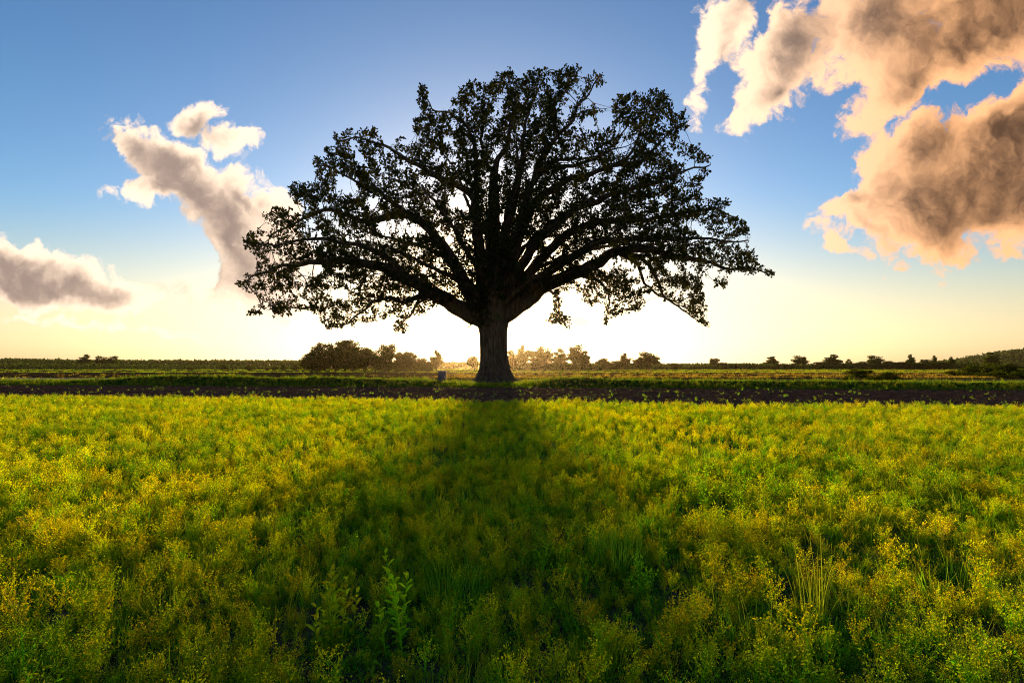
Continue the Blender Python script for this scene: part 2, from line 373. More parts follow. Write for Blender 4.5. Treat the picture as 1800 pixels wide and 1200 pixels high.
# main limbs traced along the photograph, with a depth (metres, + is away) at start and end, radii at start and end
LIMBS = [
 ([(858,566),(838,556),(802,540),(765,515),(720,492),(662,467),(600,459),(545,462),(490,470),(440,486)], 0, -2.5, .95, .07),
 ([(800,540),(750,519),(715,531),(690,525),(654,531),(635,552),(604,568)], -.5, -5, .36, .05),
 ([(765,516),(735,531),(721,551),(709,560),(696,582)], -.8, -3.5, .2, .03),
 ([(850,545),(823,513),(808,481),(791,452),(767,420),(747,394),(721,379),(686,379),(648,388),(616,382),(575,368),(520,392),(480,410)], 0, 3.5, .72, .06),
 ([(747,394),(706,368),(674,342),(655,331),(627,322),(590,300),(560,285)], 1, -3, .32, .05),
 ([(720,492),(660,440),(600,425),(540,420),(490,428),(445,432)], -1, -6, .34, .05),
 ([(852,520),(842,450),(836,400),(832,348),(802,327),(765,310),(735,290),(690,265),(640,245),(600,245)], 0, -3, .58, .06),
 ([(856,510),(846,440),(838,380),(838,330),(836,270),(818,220),(790,200),(760,190),(745,165)], .3, 3, .5, .05),
 ([(862,500),(860,430),(865,360),(868,310),(873,285),(893,250),(900,190),(897,135)], -.3, -2, .6, .05),
 ([(868,480),(872,400),(872,330),(850,270),(848,210),(850,150)], .6, 5, .45, .05),
 ([(870,500),(884,430),(900,370),(910,325),(917,288),(923,217),(945,160),(960,130)], 0, 1.5, .55, .05),
 ([(872,510),(895,440),(920,370),(943,304),(958,269),(978,243),(1002,217),(1016,187),(1037,158),(1056,134)], 0, -2.5, .55, .05),
 ([(943,304),(981,279),(1013,281),(1048,275),(1085,262)], -.6, -4, .22, .03),
 ([(936,320),(960,298),(981,293),(1013,290),(1060,270),(1100,225),(1100,185)], -.6, 4, .26, .03),
 ([(874,520),(905,440),(937,362),(967,336),(996,316),(1025,310),(1060,298),(1104,275),(1127,225),(1141,182)], 0, 2, .6, .05),
 ([(1080,290),(1124,284),(1141,269),(1170,240),(1194,216)], .9, -1.5, .24, .04),
 ([(876,535),(910,480),(940,430),(985,385),(1040,355),(1100,335),(1150,320),(1200,300),(1245,290)], 0, -4, .58, .06),
 ([(878,545),(923,490),(960,446),(996,412),(1040,394),(1083,388),(1140,385),(1200,375),(1255,368),(1295,385)], 0, 4, .6, .06),
 ([(876,552),(905,530),(940,500),(978,470),(1013,446),(1054,426),(1112,420),(1170,420),(1230,420),(1310,425)], 0, -3, .6, .06),
 ([(872,562),(902,546),(937,519),(972,496),(1010,481),(1040,467),(1060,455),(1083,443),(1141,440),(1185,452),(1229,458),(1287,474),(1331,475),(1354,482)], 0, 1, .85, .04),
 ([(1083,443),(1130,455),(1150,481),(1165,516),(1200,545),(1246,575)], .5, -2, .26, .03),
 ([(1083,444),(1118,461),(1133,496),(1160,520),(1190,530),(1220,520)], .5, 3, .2, .03),
 ([(1010,481),(1040,490),(1065,505),(1072,525),(1066,566)], .3, -3, .22, .03),
 ([(958,506),(970,513),(981,525),(984,550),(988,572)], .2, -.8, .14, .03),
 ([(1040,468),(1075,490),(1105,510),(1120,535)], .3, 3, .16, .03),
 # limbs that come towards the camera and go away behind
 ([(866,535),(850,490),(820,440),(790,390),(760,350),(740,330)], -.6, -11, .32, .06),
 ([(868,530),(875,470),(890,410),(905,350),(910,290),(905,240)], -.6, -10, .32, .06),
 ([(870,535),(900,480),(950,425),(1000,380),(1050,340)], -.6, -11, .32, .06),
 ([(864,545),(830,510),(780,480),(720,450),(660,430)], -.6, -9, .32, .06),
 ([(872,545),(920,500),(980,465),(1040,430),(1100,400)], -.6, -9, .32, .06),
 ([(862,520),(850,450),(830,380),(800,300),(770,260)], .6, 11, .32, .06),
 ([(868,510),(880,430),(900,340),(930,250),(960,200)], .6, 10, .32, .06),
 ([(872,525),(910,450),(970,390),(1050,350),(1120,330)], .6, 11, .32, .06),
 ([(858,540),(820,490),(760,440),(690,420),(620,400)], .6, 9, .32, .06),
 ([(874,540),(930,480),(1000,450),(1090,430),(1180,430)], .6, 9, .32, .06),
]
def catmull(pts, step):
    out = []; n = len(pts)
    for i in range(n - 1):
        p0, p1, p2, p3 = pts[max(i - 1, 0)], pts[i], pts[i + 1], pts[min(i + 2, n - 1)]
        k = max(1, int(round((p2 - p1).length / step)))
        for j in range(k):
            t = j / k
            out.append(.5 * ((2 * p1) + (p2 - p0) * t + (2 * p0 - 5 * p1 + 4 * p2 - p3) * t * t + (3 * p1 - p0 - 3 * p2 + p3) * t ** 3))
    out.append(pts[-1]); return out
NP, NPar, NL, NR = [], [], [], []          # node position, parent, limb, traced radius
limb_par = []                              # for limbs that spring from another limb
for li, (pts, d0, d1, r0, r1) in enumerate(LIMBS):
    L = len(pts)
    p3 = [at(x, y, TY + d0 + (d1 - d0) * (i / (L - 1)) ** 1.2) for i, (x, y) in enumerate(pts)]
    cp = catmull(p3, .45)
    for i, p in enumerate(cp):
        t = i / (len(cp) - 1)
        wob = Vector((fb(i * .35, li * 7.3, 1, 2), fb(i * .35, li * 7.3 + 40, 1, 2), fb(i * .35, li * 7.3 + 80, 1, 2))) * .22 * min(1, i / 6)
        NP.append(p + wob); NPar.append(len(NP) - 2 if i else -1); NL.append(li)
        NR.append(r0 * (1 - t) ** 1.15 + r1 * t ** .7 * (1 if t > 0 else 0))
n_traced = len(NP)
# space colonisation from the limbs into the foliage masses
live = list(ATT); STEP, KILL, INFL = .42, .50, 2.3
NK = {}
for it in range(90):
    kd = kdtree.KDTree(len(NP))
    for i, p in enumerate(NP): kd.insert(p, i)
    kd.balance(); pull = {}; keep = []
    for a in live:
        co, i, dist = kd.find(a)
        if dist < KILL: continue
        keep.append(a)
        if dist < INFL:
            pull.setdefault(i, Vector()); pull[i] += (a - co) / dist
    live = keep
    if not pull: break
    for i, v in pull.items():
        if v.length < 1e-4 or NK.get(i, 0) >= 3: continue
        NK[i] = NK.get(i, 0) + 1
        par = NPar[i]; d_ = v.normalized()
        if par >= 0: d_ += (NP[i] - NP[par]).normalized() * .45
        d_ += Vector((rnd.gauss(0, .16), rnd.gauss(0, .16), rnd.gauss(.05, .16)))
        NP.append(NP[i] + d_.normalized() * STEP * rnd.uniform(.8, 1.15)); NPar.append(i); NL.append(NL[i]); NR.append(0)
N = len(NP); kids = [[] for _ in range(N)]
for i, p in enumerate(NPar):
    if p >= 0: kids[p].append(i)
rad = [0.0] * N; depth_tip = [0] * N
for i in range(N - 1, -1, -1):             # children always come after parents
    if not kids[i]: rad[i] = .013
    else:
        rad[i] = sum(rad[k] ** 2.35 for k in kids[i]) ** (1 / 2.35); depth_tip[i] = 1 + max(depth_tip[k] for k in kids[i])
    if NR[i]: rad[i] = max(min(rad[i], NR[i] * 1.25 + .02), NR[i])
base = Vector((TX, TY, 0))
oak = empty('oak_tree', base)
tag(oak, 'huge spreading oak with thick flared trunk standing alone on the grassy verge', 'tree')
# trunk: flared, fluted
prof = [(676, 56, 869), (673, 50, 869), (670, 43, 869), (666, 37.5, 869), (660, 33, 869), (650, 28.5, 869), (640, 26, 869), (625, 24.6, 868), (605, 24.4, 867.5), (588, 25, 867), (575, 27, 866),
        (562, 31, 865), (548, 33.5, 864), (530, 33, 863), (510, 31, 862), (490, 27, 862), (470, 21, 862), (450, 12, 862)]
vs, fs = [], []; SD = 56; ROWS = 80; pys = np.linspace(676, 450, ROWS)
for r, py in enumerate(pys):
    hw = interp(-py, [-a[0] for a in prof], [a[1] for a in prof]) / PXM; cx = interp(-py, [-a[0] for a in prof], [a[2] for a in prof])
    c = at(cx, py, TY); flare = max(0, (hw - 1.35))
    for k in range(SD):
        a = 2 * math.pi * k / SD
        lob = .5 + .5 * math.sin(5 * a + .9) * .6 + .5 * .4 * math.sin(8 * a + 2.1)
        rr = hw * (1 - .05 + .05 * math.sin(4 * a + .5 + py * .01)) + flare * (lob - .6) * .5
        rr += .05 * mnoise.noise(Vector((math.cos(a) * 4.5, math.sin(a) * 4.5, c.z * .35))) + .025 * mnoise.noise(Vector((math.cos(a) * 13, math.sin(a) * 13, c.z * .9)))
        vs.append((c.x + rr * math.cos(a) - TX, rr * math.sin(a), c.z))
a_ = np.arange(SD * ROWS).reshape(ROWS, SD); nx_ = np.roll(a_, -1, 1)
idx = np.stack([a_[:-1], nx_[:-1], nx_[1:], a_[1:]], -1).reshape(-1, 4)
trunk = link('trunk', mesh_polys('trunk', vs, 4, smooth=True, idx=idx), M['bark'], oak)
# limbs as tubes
heads = [[] for _ in LIMBS]
for i in range(N):
    if NPar[i] < 0: heads[NL[i]].append((i, None))
for li in range(len(LIMBS)):
    mb = MB(); stack = list(heads[li])
    while stack:
        i, frm = stack.pop(); path = [] if frm is None else [frm]; path.append(i)
        while kids[i]:
            ks = sorted(kids[i], key=lambda k: -rad[k] - (1 if k < n_traced and i < n_traced else 0))
            for k in ks[1:]: stack.append((k, i))
            i = ks[0]; path.append(i)
        rs = [rad[k] for k in path]
        if frm is not None: rs[0] = min(rs[0], rs[1] * 1.25)
        rs[-1] *= .5; m_ = max(rs)
        mb.tube([NP[k] - base for k in path], rs, 10 if m_ > .25 else 7 if m_ > .09 else 5 if m_ > .035 else 3, cap=m_ > .05)
    link('limb', mb.mesh('limb'), M['bark'], trunk)
# leaves: lobed blades in rosettes round the twig ends
T = np.array([(0, 0, 0), (.10, .30, .0), (.30, .42, .04), (.20, .55, .02), (.30, .82, .05), (0, 1.0, -.05), (-.30, .80, .05), (-.20, .56, .02), (-.31, .40, .04), (-.10, .28, 0)], np.float32)
def leaf_cloud(name, centers, dirs, size, spread, template, nrm_up=.5, r_=rng):
    n = len(centers); k = len(template)
    d = dirs + r_.normal(0, spread, (n, 3)); d /= np.linalg.norm(d, axis=1)[:, None] + 1e-9
    upv = r_.normal(0, 1, (n, 3)); upv[:, 2] += nrm_up
    sx = np.cross(d, upv); sx /= np.linalg.norm(sx, axis=1)[:, None] + 1e-9
    nz = np.cross(sx, d)
    Vv = centers[:, None, :] + size[:, None, None] * (template[None, :, 0:1] * sx[:, None, :] + template[None, :, 1:2] * d[:, None, :] + template[None, :, 2:3] * nz[:, None, :])
    return mesh_polys(name, Vv.reshape(-1, 3), k)
lc, ldir = [], []
for i in range(N):
    if depth_tip[i] > 3 or rad[i] > .05: continue
    reps = 9 if depth_tip[i] == 0 else 4
    p = NP[i]; par = NPar[i]; dv = (NP[i] - NP[par]).normalized() if par >= 0 else Vector((0, 0, 1))
    for _ in range(reps):
        lc.append(p + dv * rnd.uniform(-.22, .08) + Vector((rnd.gauss(0, .06), rnd.gauss(0, .06), rnd.gauss(0, .06))) - base); ldir.append(dv * .5 + Vector((0, 0, .15)))
# a few sprouts low on the trunk
for _ in range(420):
    c = at(rnd.gauss(846, 9), rnd.uniform(470, 575), TY - 1.75 + rnd.uniform(-.25, .1)); lc.append(c - base); ldir.append(Vector((rnd.gauss(0, .5), -.5, -.1)))
lc = np.array(lc, np.float32); ldir = np.array(ldir, np.float32)
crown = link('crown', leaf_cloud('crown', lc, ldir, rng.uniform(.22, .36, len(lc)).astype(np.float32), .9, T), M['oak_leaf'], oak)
tag(crown, kind='stuff')

# ---------------------------------------------------------------- far trees
TQ = np.array([(-.5, 0, 0), (0, -.06, .05), (.5, .1, 0), (.35, .8, .05), (-.1, 1.0, 0), (-.45, .6, .06)], np.float32)
def tree_meshes(seed, h, w, bare, nclump, nleaf, lsize, shell=.5, lean=0.0, flat=1.0, trunk_r=.02):
    """unit design: height h, crown width w, bare = clear stem share"""
    r = random.Random(seed); rg = np.random.default_rng(seed); mb = MB()
    top = h * (1 - .1); pts = []; n = 6
    for i in range(n):
        t = i / (n - 1); pts.append(Vector((lean * t * h + r.gauss(0, .012 * h) * t, r.gauss(0, .012 * h) * t, t * top * .86)))
    mb.tube(pts, [h * trunk_r * (1.25 - t * 1.1) for t in np.linspace(0, 1, n)], 6)
    cz0 = bare * h; C = []; W_ = []
    nl = r.choice((3, 4, 4, 5)); lob = []
    for i in range(nl):
        a = 6.28 * i / nl + r.uniform(-.5, .5); q = r.uniform(.25, .52) if i else .1
        lob.append((Vector((math.cos(a) * q * w / 2, math.sin(a) * q * w / 2, 0)), r.uniform(.72, 1.0) if i else 1.0, r.uniform(.42, .62)))
    for i in range(nclump):
        for _ in range(30):
            o_, tz, rad_ = lob[i % nl]
            v = Vector((r.gauss(0, 1), r.gauss(0, 1), r.gauss(0, 1))).normalized() * r.random() ** shell
            zc = lerp(cz0, h * tz, .52); hz_ = (h * tz - cz0) * .47
            c = Vector((o_.x + v.x * rad_ * w / 2 + lean * h * .7, o_.y + v.y * rad_ * w / 2, zc + v.z * hz_))
            if all((c - o).length > .11 * w for o in C): break
        C.append(c); W_.append(r.uniform(.7, 1.3))
        k = min(n - 2, max(1, int((c.z / top - .12) * (n - 1) * .8))); s0 = pts[k]
        mid = s0.lerp(c, .5) + Vector((r.gauss(0, .02), r.gauss(0, .02), -.02 * r.random())) * h
        mb.tube([s0, mid, c, c + (c - mid) * .3], [h * trunk_r * .42, h * trunk_r * .28, h * trunk_r * .12, .01], 4, cap=False)
    cs = rg.choice(nclump, nleaf, p=np.array(W_) / sum(W_)); Cn = np.array([tuple(c) for c in C], np.float32)
    off = rg.normal(0, 1, (nleaf, 3)); off /= np.linalg.norm(off, axis=1)[:, None]; off *= (rg.random((nleaf, 1)) ** .5)
    cr = np.array([r.uniform(.10, .19) for _ in C], np.float32)[cs][:, None] * w
    pos = Cn[cs] + off * cr * np.array([1.15, 1.15, .8])
    pos[:, 2] = np.maximum(pos[:, 2], .02 * h)
    lm = leaf_cloud('crown', pos.astype(np.float32), (off + np.array([0, 0, .2])).astype(np.float32), (rg.uniform(.6, 1.3, nleaf) * lsize).astype(np.float32), .6, TQ, r_=rg)
    tm = mb.mesh('trunk'); tm.materials.append(M['bark']); lm.materials.append(M['tree_leaf'])
    return tm, lm
PROTO = {}
for k in range(4): PROTO['airy%d' % k] = (tree_meshes(100 + k, 12, 9.5, .12, 26 + k, 4600, .44, .45, [0, .04, -.05, .02][k], 1.0, .02), 12, 9.5)
for k in range(4): PROTO['tall%d' % k] = (tree_meshes(200 + k, 14, 7.5, .12, 26 + k, 4600, .44, .5, [.02, -.03, 0, .05][k], 1.3, .02), 14, 7.5)
for k in range(4): PROTO['full%d' % k] = (tree_meshes(300 + k, 10, 9, .04, 44, 6500, .32, .35, 0, 1.4, .02), 10, 9)
for k in range(4): PROTO['bush%d' % k] = (tree_meshes(400 + k, 3.2, 4.2, .0, 20, 2600, .16, .4, 0, 1.4, .015), 3.2, 4.2)
def place_tree(px, top, wpx, Y, kind, label, cat='tree', group=None, name=None, z0=.05):
    (tm, lm), h0, w0 = PROTO[kind]
    hgt = CAM_H + (HOR - top) / F_PX * Y - z0; wid = wpx / F_PX * Y
    t = empty(name or {'a': 'leafy_tree', 't': 'tall_tree', 'f': 'bushy_tree', 'b': 'bush'}[kind[0]], (X_of(px, Y), Y, z0), rnd.uniform(0, 6.28))
    t.scale = (wid / w0, wid / w0, hgt / h0)
    for nm, me in (('trunk', tm), ('crown', lm)):
        link(nm, me, None, t)
    return tag(t, label, cat, group)
ORD = ['first', 'second', 'third', 'fourth', 'fifth', 'sixth', 'seventh', 'eighth', 'ninth', 'tenth']
G1 = 'trees of the dark copse'
copse = [(548, 612, 40, 128, 'full0'), (572, 602, 58, 132, 'full1'), (606, 598, 62, 134, 'full2'), (640, 610, 50, 130, 'full3'), (677, 603, 42, 124, 'full1'), (660, 618, 44, 130, 'full0'), (590, 612, 46, 124, 'full3'), (620, 618, 44, 124, 'full2'), (557, 625, 40, 123, 'full2')]
for i, (px, tp, wp, Y, k) in enumerate(sorted(copse, reverse=True)):
    place_tree(px, tp, wp, Y, k, '%s round dark green tree in the dense copse, counted from its oak side' % ORD[i], 'tree', G1)
for i, (px, tp, wp, k) in enumerate([(742, 626, 30, 'full0'), (724, 617, 34, 'full1'), (705, 618, 36, 'full3')]):
    place_tree(px, tp, wp, 150, k, '%s low tree tailing off the copse, counted from the lone amber tree' % ORD[i], 'tree', 'trees at the end of the copse')
place_tree(767, 617, 28, 170, 'airy1', 'lone slender tree between the copse and the blue box, glowing amber', 'tree')
place_tree(834, 624, 26, 185, 'airy2', 'thin open tree half hidden by the left side of the oak trunk', 'tree')
for i, (px, tp, wp, Y, k) in enumerate([(899, 612, 34, 205, 'tall0'), (918, 609, 36, 210, 'airy1'), (938, 610, 36, 203, 'tall1'), (957, 608, 40, 208, 'airy3'), (985, 612, 32, 206, 'tall2'), (1010, 608, 42, 210, 'airy0'), (1028, 614, 28, 204, 'tall3')]):
    place_tree(px, tp, wp, Y, k, '%s tree from the oak trunk in the tall golden hazy row' % ORD[i], 'tree', 'trees of the golden row')
place_tree(1064, 628, 30, 230, 'airy2', 'ragged open-topped tree beside the golden row', 'tree')
place_tree(1082, 634, 34, 225, 'full2', 'low round tree under the ragged tree past the golden row', 'tree')
place_tree(1098, 622, 30, 232, 'airy1', 'slim upright tree between the low round tree and the broad-domed tree', 'tree')
place_tree(1141, 618, 56, 226, 'airy3', 'broad umbrella-domed tree standing on several stems past the golden row', 'tree')
place_tree(1118, 632, 30, 228, 'airy0', 'small tree leaning against the broad-domed tree', 'tree')
place_tree(1186, 638, 22, 240, 'full1', 'small lone round tree in the thin gap right of the broad-domed tree', 'tree')
place_tree(1257, 628, 22, 260, 'airy2', 'small tuft-topped tree above the low hedge', 'tree')
place_tree(1357, 624, 26, 262, 'tall0', 'isolated round-topped tree rising out of the hedge', 'tree')
place_tree(1408, 626, 34, 262, 'airy0', 'two-headed open tree showing sky under its crown', 'tree')
place_tree(1465, 624, 36, 258, 'airy1', 'broad-headed tree between the two domed hedge bushes', 'tree')
place_tree(1492, 631, 15, 262, 'tall2', 'tiny slim tree next to the broad-headed hedge tree', 'tree')
place_tree(1539, 624, 32, 250, 'airy3', 'tall uneven tree rising left of the wooded hill foot', 'tree')
place_tree(1563, 633, 20, 250, 'airy2', 'short flat tree touching the tall uneven one', 'tree')
for i, (px, tp, wp) in enumerate([(1600, 624, 17), (1623, 629, 14), (1642, 626, 16), (1672, 628, 14)]):
    place_tree(px, tp, wp, 245, 'tall1' if px % 2 else 'airy1', '%s tuft-headed tree towards the hill, counted from the short flat tree' % ORD[i], 'tree', 'tufted trees by the hill')
place_tree(1743, 617, 30, 235, 'tall3', 'dark ragged tree standing against the wooded hillside', 'tree')
place_tree(152, 624, 24, 300, 'airy1', 'small round tree sticking out of the far flat wood beyond the road', 'tree')
for px, wh in ((178, 'nearer to'), (197, 'farther from')):
    place_tree(px, 625, 24, 300, 'airy3', 'small tree of the close pair above the far wood, %s the lone round tree' % wh, 'tree', 'pair of trees above the far wood')
for i, (px, tp, wp, Y) in enumerate([(1270, 637, 22, 258), (1292, 640, 34, 255), (1372, 638, 26, 258), (1438, 636, 34, 255), (1512, 634, 36, 250), (1582, 636, 50, 240), (1612, 636, 40, 240), (1650, 636, 44, 240)]):
    place_tree(px, tp, wp, Y, 'full%d' % (px % 4), '%s rounded low tree in the dark hedge, counted from the small tuft-topped tree' % ORD[i], 'tree', 'rounded trees of the hedge')
for i, (px, tp, wp, Y) in enumerate([(1512, 645, 44, 54), (1558, 654, 46, 50), (1536, 660, 34, 49), (1490, 659, 26, 50), (1577, 660, 20, 50)]):
    place_tree(px, tp, wp, Y, 'bush%d' % (i % 4), ['tallest scrub bush of the clump beyond the verge', 'broad dark dome-shaped scrub bush of the clump beyond the verge', 'low scrub bush between the tallest and the dome-shaped one beyond the verge', 'small scrub bush at the oak end of the clump beyond the verge', 'small scrub bush at the hill end of the clump beyond the verge'][i], 'bush', 'scrub clump beyond the verge', z0=.0)
for i, (px, tp, wp, Y) in enumerate(sorted([(1683, 650, 40, 78), (1705, 642, 44, 74), (1740, 638, 52, 72), (1775, 640, 56, 68), (1815, 636, 60, 66), (1765, 652, 50, 62), (1722, 654, 44, 66), (1800, 652, 56, 60)])):
    place_tree(px, tp, wp, Y, 'bush%d' % (i % 4), '%s dark shrub of the thicket below the wooded hill, counted from the scrub clump' % ORD[i], 'bush', 'thicket below the hill', z0=.0)
for i, (px, tp, wp) in enumerate([(335, 643, 14), (395, 640, 20), (440, 642, 26), (470, 644, 12), (482, 643, 16), (498, 640, 14), (520, 638, 26)]):
    place_tree(px, tp, wp, 190, 'bush%d' % (i % 4), '%s pale sunlit shrub along the far field edge, counted towards the copse' % ORD[i], 'bush', 'pale shrubs left of the copse', z0=.0)

def far_wood(name, label_kind, spec, nleaf, lsize, seed, material):
    """a far-off mass of treetops: leaf clumps over a line of crowns"""
    rg = np.random.default_rng(seed); pos = []; 
    for (px0, px1, tops, Y0, Y1, n) in spec:
        px = rg.uniform(px0, px1, n); Y = rg.uniform(Y0, Y1, n)
        tp = np.interp(px, [t[0] for t in tops], [t[1] for t in tops])
        tp = tp + 2.0 * np.array([mnoise.noise(Vector((a / 9, b / 30, 0))) + .7 * mnoise.noise(Vector((a / 3.5, b / 9, 5))) for a, b in zip(px, Y)])
        zt = CAM_H + (HOR - tp) / F_PX * Y; q = rg.random(n) ** .55
        pos.append(np.stack([(px - 900) / F_PX * Y, Y, np.maximum(zt * q, .2)], -1))
    pos = np.concatenate(pos); d = rg.normal(0, 1, pos.shape); d[:, 2] += .4
    me = leaf_cloud(name, pos.astype(np.float32), d.astype(np.float32), (rg.uniform(.6, 1.4, len(pos)) * lsize * pos[:, 1] / 300).astype(np.float32), .4, TQ, r_=rg)
    o = link(name, me, material); tag(o, label_kind, 'wood', kind='stuff'); return o
far_wood('far_wood', 'low flat wood along the horizon', [
    (-300, 560, [(-300, 629), (0, 631), (60, 632), (140, 634), (300, 634), (530, 635)], 330, 420, 16000),
    (-300, 540, [(-300, 640), (0, 639), (200, 641), (530, 645)], 235, 300, 7000),
    (500, 1320, [(500, 637), (745, 637.5), (840, 638), (1050, 640), (1300, 641)], 380, 460, 15000),
    (1040, 1720, [(1040, 644), (1150, 645), (1250, 643), (1300, 640), (1400, 642), (1550, 640), (1720, 638)], 244, 275, 9000),
    (680, 760, [(680, 640), (760, 645)], 165, 180, 1200),
    (880, 1060, [(880, 641), (1060, 643)], 200, 225, 4000)], 0, 1.1, 5, M['wood_leaf'])
# wooded hill on the right
HX = [(1500, 643), (1640, 641), (1680, 636), (1720, 630), (1765, 622), (1800, 616), (1900, 606), (2100, 600), (2500, 606), (2900, 630), (3100, 645)]
def hill_z(x, y):
    px = 900 + F_PX * x / 600; z = CAM_H + (HOR - interp(px, [h[0] for h in HX], [h[1] for h in HX])) / F_PX * 600
    t = (y - 520) / 200; s = max(0.0, 1 - (2 * t - .9) ** 2)
    return max(-.5, (z - 3.5) * s ** .7)
grid('hill', 420, 1450, 90, lambda x, t: lerp(500, 760, t), 40, hill_z, M['hill'])
rgh = np.random.default_rng(11); hp = []
for _ in range(16000):
    x = rgh.uniform(480, 1200); y = rgh.uniform(520, 640); z = hill_z(x, y)
    if z < .3: continue
    hp.append((x, y, z + rgh.random() ** .7 * (3.6 + 1.6 * mnoise.noise(Vector((x / 9, y / 9, 0))))))
hp = np.array(hp, np.float32); dd = rgh.normal(0, 1, hp.shape).astype(np.float32); dd[:, 2] += .5
tag(link('hill_wood', leaf_cloud('hill_wood', hp, dd, rgh.uniform(1.4, 3.2, len(hp)).astype(np.float32), .4, TQ, r_=rgh), M['wood_leaf']), 'dense wood covering the low hill', 'wood', kind='stuff')

# ---------------------------------------------------------------- small plants: designs
def blade(mb, p, ang, h, bend, wd, c0, c1, seg=4):
    d = Vector((math.cos(ang), math.sin(ang), 0)); s = Vector((-d.y, d.x, 0)); vs = []; cs = []
    for i in range(seg + 1):
        t = i / seg; c = p + d * (bend * t * t) + Vector((0, 0, h * (t - .25 * (bend / max(h, .01)) * t * t * .6))); ww = wd * (1 - t ** 1.6) * .5 + .0006
        vs += [c - s * ww, c + s * ww]; col = tuple(lerp(a, b, t) for a, b in zip(c0, c1)); cs += [col, col]
    mb.add(vs, [(2 * i, 2 * i + 1, 2 * i + 3, 2 * i + 2) for i in range(seg)], cs)
def leaflet(mb, p, d, n, L, wd, col, tipc=None):
    d = d.normalized(); s = d.cross(n); s = s.normalized() if s.length > 1e-5 else d.orthogonal().normalized(); nn = s.cross(d)
    mb.add([p, p + d * L * .45 + s * wd * .5 + nn * L * .06, p + d * L, p + d * L * .45 - s * wd * .5 + nn * L * .06], [(0, 1, 2, 3)], [col, col, tipc or col, col])
UPV = Vector((0, 0, .7))
def rv(r, s=1.0): return Vector((r.gauss(0, s), r.gauss(0, s), r.gauss(0, s)))
GRN, DGRN, YGR, YEL, STR = (.20, .42, .016), (.10, .28, .014), (.33, .48, .018), (.62, .57, .02), (.45, .34, .15)
def weed(seed, h, nb, tip, body, leafL=.022, dens=1.0, flower=1.0):
    """branching mustard-like weed: stem, ascending side branches, narrow leaflets, buds at the ends"""
    r = random.Random(seed); mb = MB(); tilt = rv(r, .12)
    top = Vector((tilt.x * h, tilt.y * h, h)); stem = [Vector((0, 0, 0)), top * .35 + rv(r, .01), top * .7 + rv(r, .012), top]
    mb.tube(stem, [.0035, .003, .0022, .001], 3, [body, body, body, tip], cap=False)
    ends = [(stem[2], top)]
    for b in range(nb):
        t = r.uniform(.18, .9); q = stem[0].lerp(stem[3], t); a = b * 2.4 + r.uniform(-.5, .5); L = h * r.uniform(.28, .55) * (1.15 - .5 * t)
        d = Vector((math.cos(a), math.sin(a), r.uniform(.7, 1.6))).normalized(); m = q + d * L * .5; e = m + (d + Vector((0, 0, .55))).normalized() * L * .5
        cb = tuple(lerp(x, y, t) for x, y in zip(body, tip)); mb.tube([q, m, e], [.002, .0016, .0008], 3, [body, cb, tip], cap=False)
        ends += [(q, m), (m, e)]
    for (q, e) in ends:
        L = (e - q).length; k = int(L / .016 * dens)
        for i in range(k):
            t = (i + r.random()) / k; p = q.lerp(e, t); z = min(1, p.z / h); ax = (e - q).normalized()
            d = ax * .5 + rv(r, .6); c = tuple(lerp(x, y, max(0, z - .35) / .65) * r.uniform(.7, 1.2) for x, y in zip(body, tip))
            leaflet(mb, p, d, rv(r) + UPV, leafL * r.uniform(.6, 1.5) * (1.2 - .5 * z), leafL * .32, c)
        if flower and e.z > .45 * h:
            for i in range(int(7 * flower)):
                p = e + rv(r, .012); leaflet(mb, p, rv(r) + Vector((0, 0, .5)), rv(r), r.uniform(.008, .014), .008, tuple(x * r.uniform(.8, 1.15) for x in tip))
    me = mb.mesh('weed', False, True); me.materials.append(M['weed']); return me
def grass_tuft(seed, n, h, spread, c0, c1, wd=.006, name='tuft', bend=.5):
    r = random.Random(seed); mb = MB()
    for i in range(n):
        a = r.uniform(0, 6.28); q = spread * math.sqrt(r.random()); p = Vector((math.cos(a) * q, math.sin(a) * q, 0)); hh = h * r.uniform(.5, 1.1)
        f = r.uniform(.75, 1.2); blade(mb, p, a + r.gauss(0, .7), hh, hh * bend * r.uniform(.2, 1.2), wd * r.uniform(.7, 1.3), tuple(x * f for x in c0), tuple(x * f for x in c1), 4)
    me = mb.mesh(name, False, True); me.materials.append(M['turf']); return me
def broadleaf(seed, h, nst, L, wd, c0, c1, gap=.02):
    """upright leafy stems set all round with oval leaves"""
    r = random.Random(seed); mb = MB()
    for s in range(nst):
        a = r.uniform(0, 6.28); o = Vector((math.cos(a), math.sin(a), 0)) * r.uniform(0, .09); hh = h * r.uniform(.55, 1.0); tl = Vector((r.gauss(0, .12), r.gauss(0, .12), 1)) * hh
        mb.tube([o, o + tl * .5, o + tl], [.004, .003, .0015], 4, c0, cap=False); k = int(hh / gap)
        for i in range(k):
            t = (i + .5) / k; p = o + tl * t; aa = i * 2.4 + r.gauss(0, .3); f = 1 - .55 * abs(t - .45)
            d = Vector((math.cos(aa), math.sin(aa), .35 + .9 * t)); c = tuple(lerp(x, y, t) * r.uniform(.75, 1.2) for x, y in zip(c0, c1))
            d = d.normalized(); n = Vector((0, 0, 1)); sd = d.cross(n).normalized(); nn = sd.cross(d); LL = L * f * r.uniform(.8, 1.2); ww = wd * f
            mb.add([p, p + d * LL * .3 + sd * ww * .45 + nn * .004, p + d * LL * .7 + sd * ww * .42 + nn * .003, p + d * LL - nn * .006, p + d * LL * .7 - sd * ww * .42 + nn * .003, p + d * LL * .3 - sd * ww * .45 + nn * .004],
                   [(0, 1, 2, 3), (0, 3, 4, 5)], c)
    me = mb.mesh('leaves', False, True); me.materials.append(M['weed']); return me
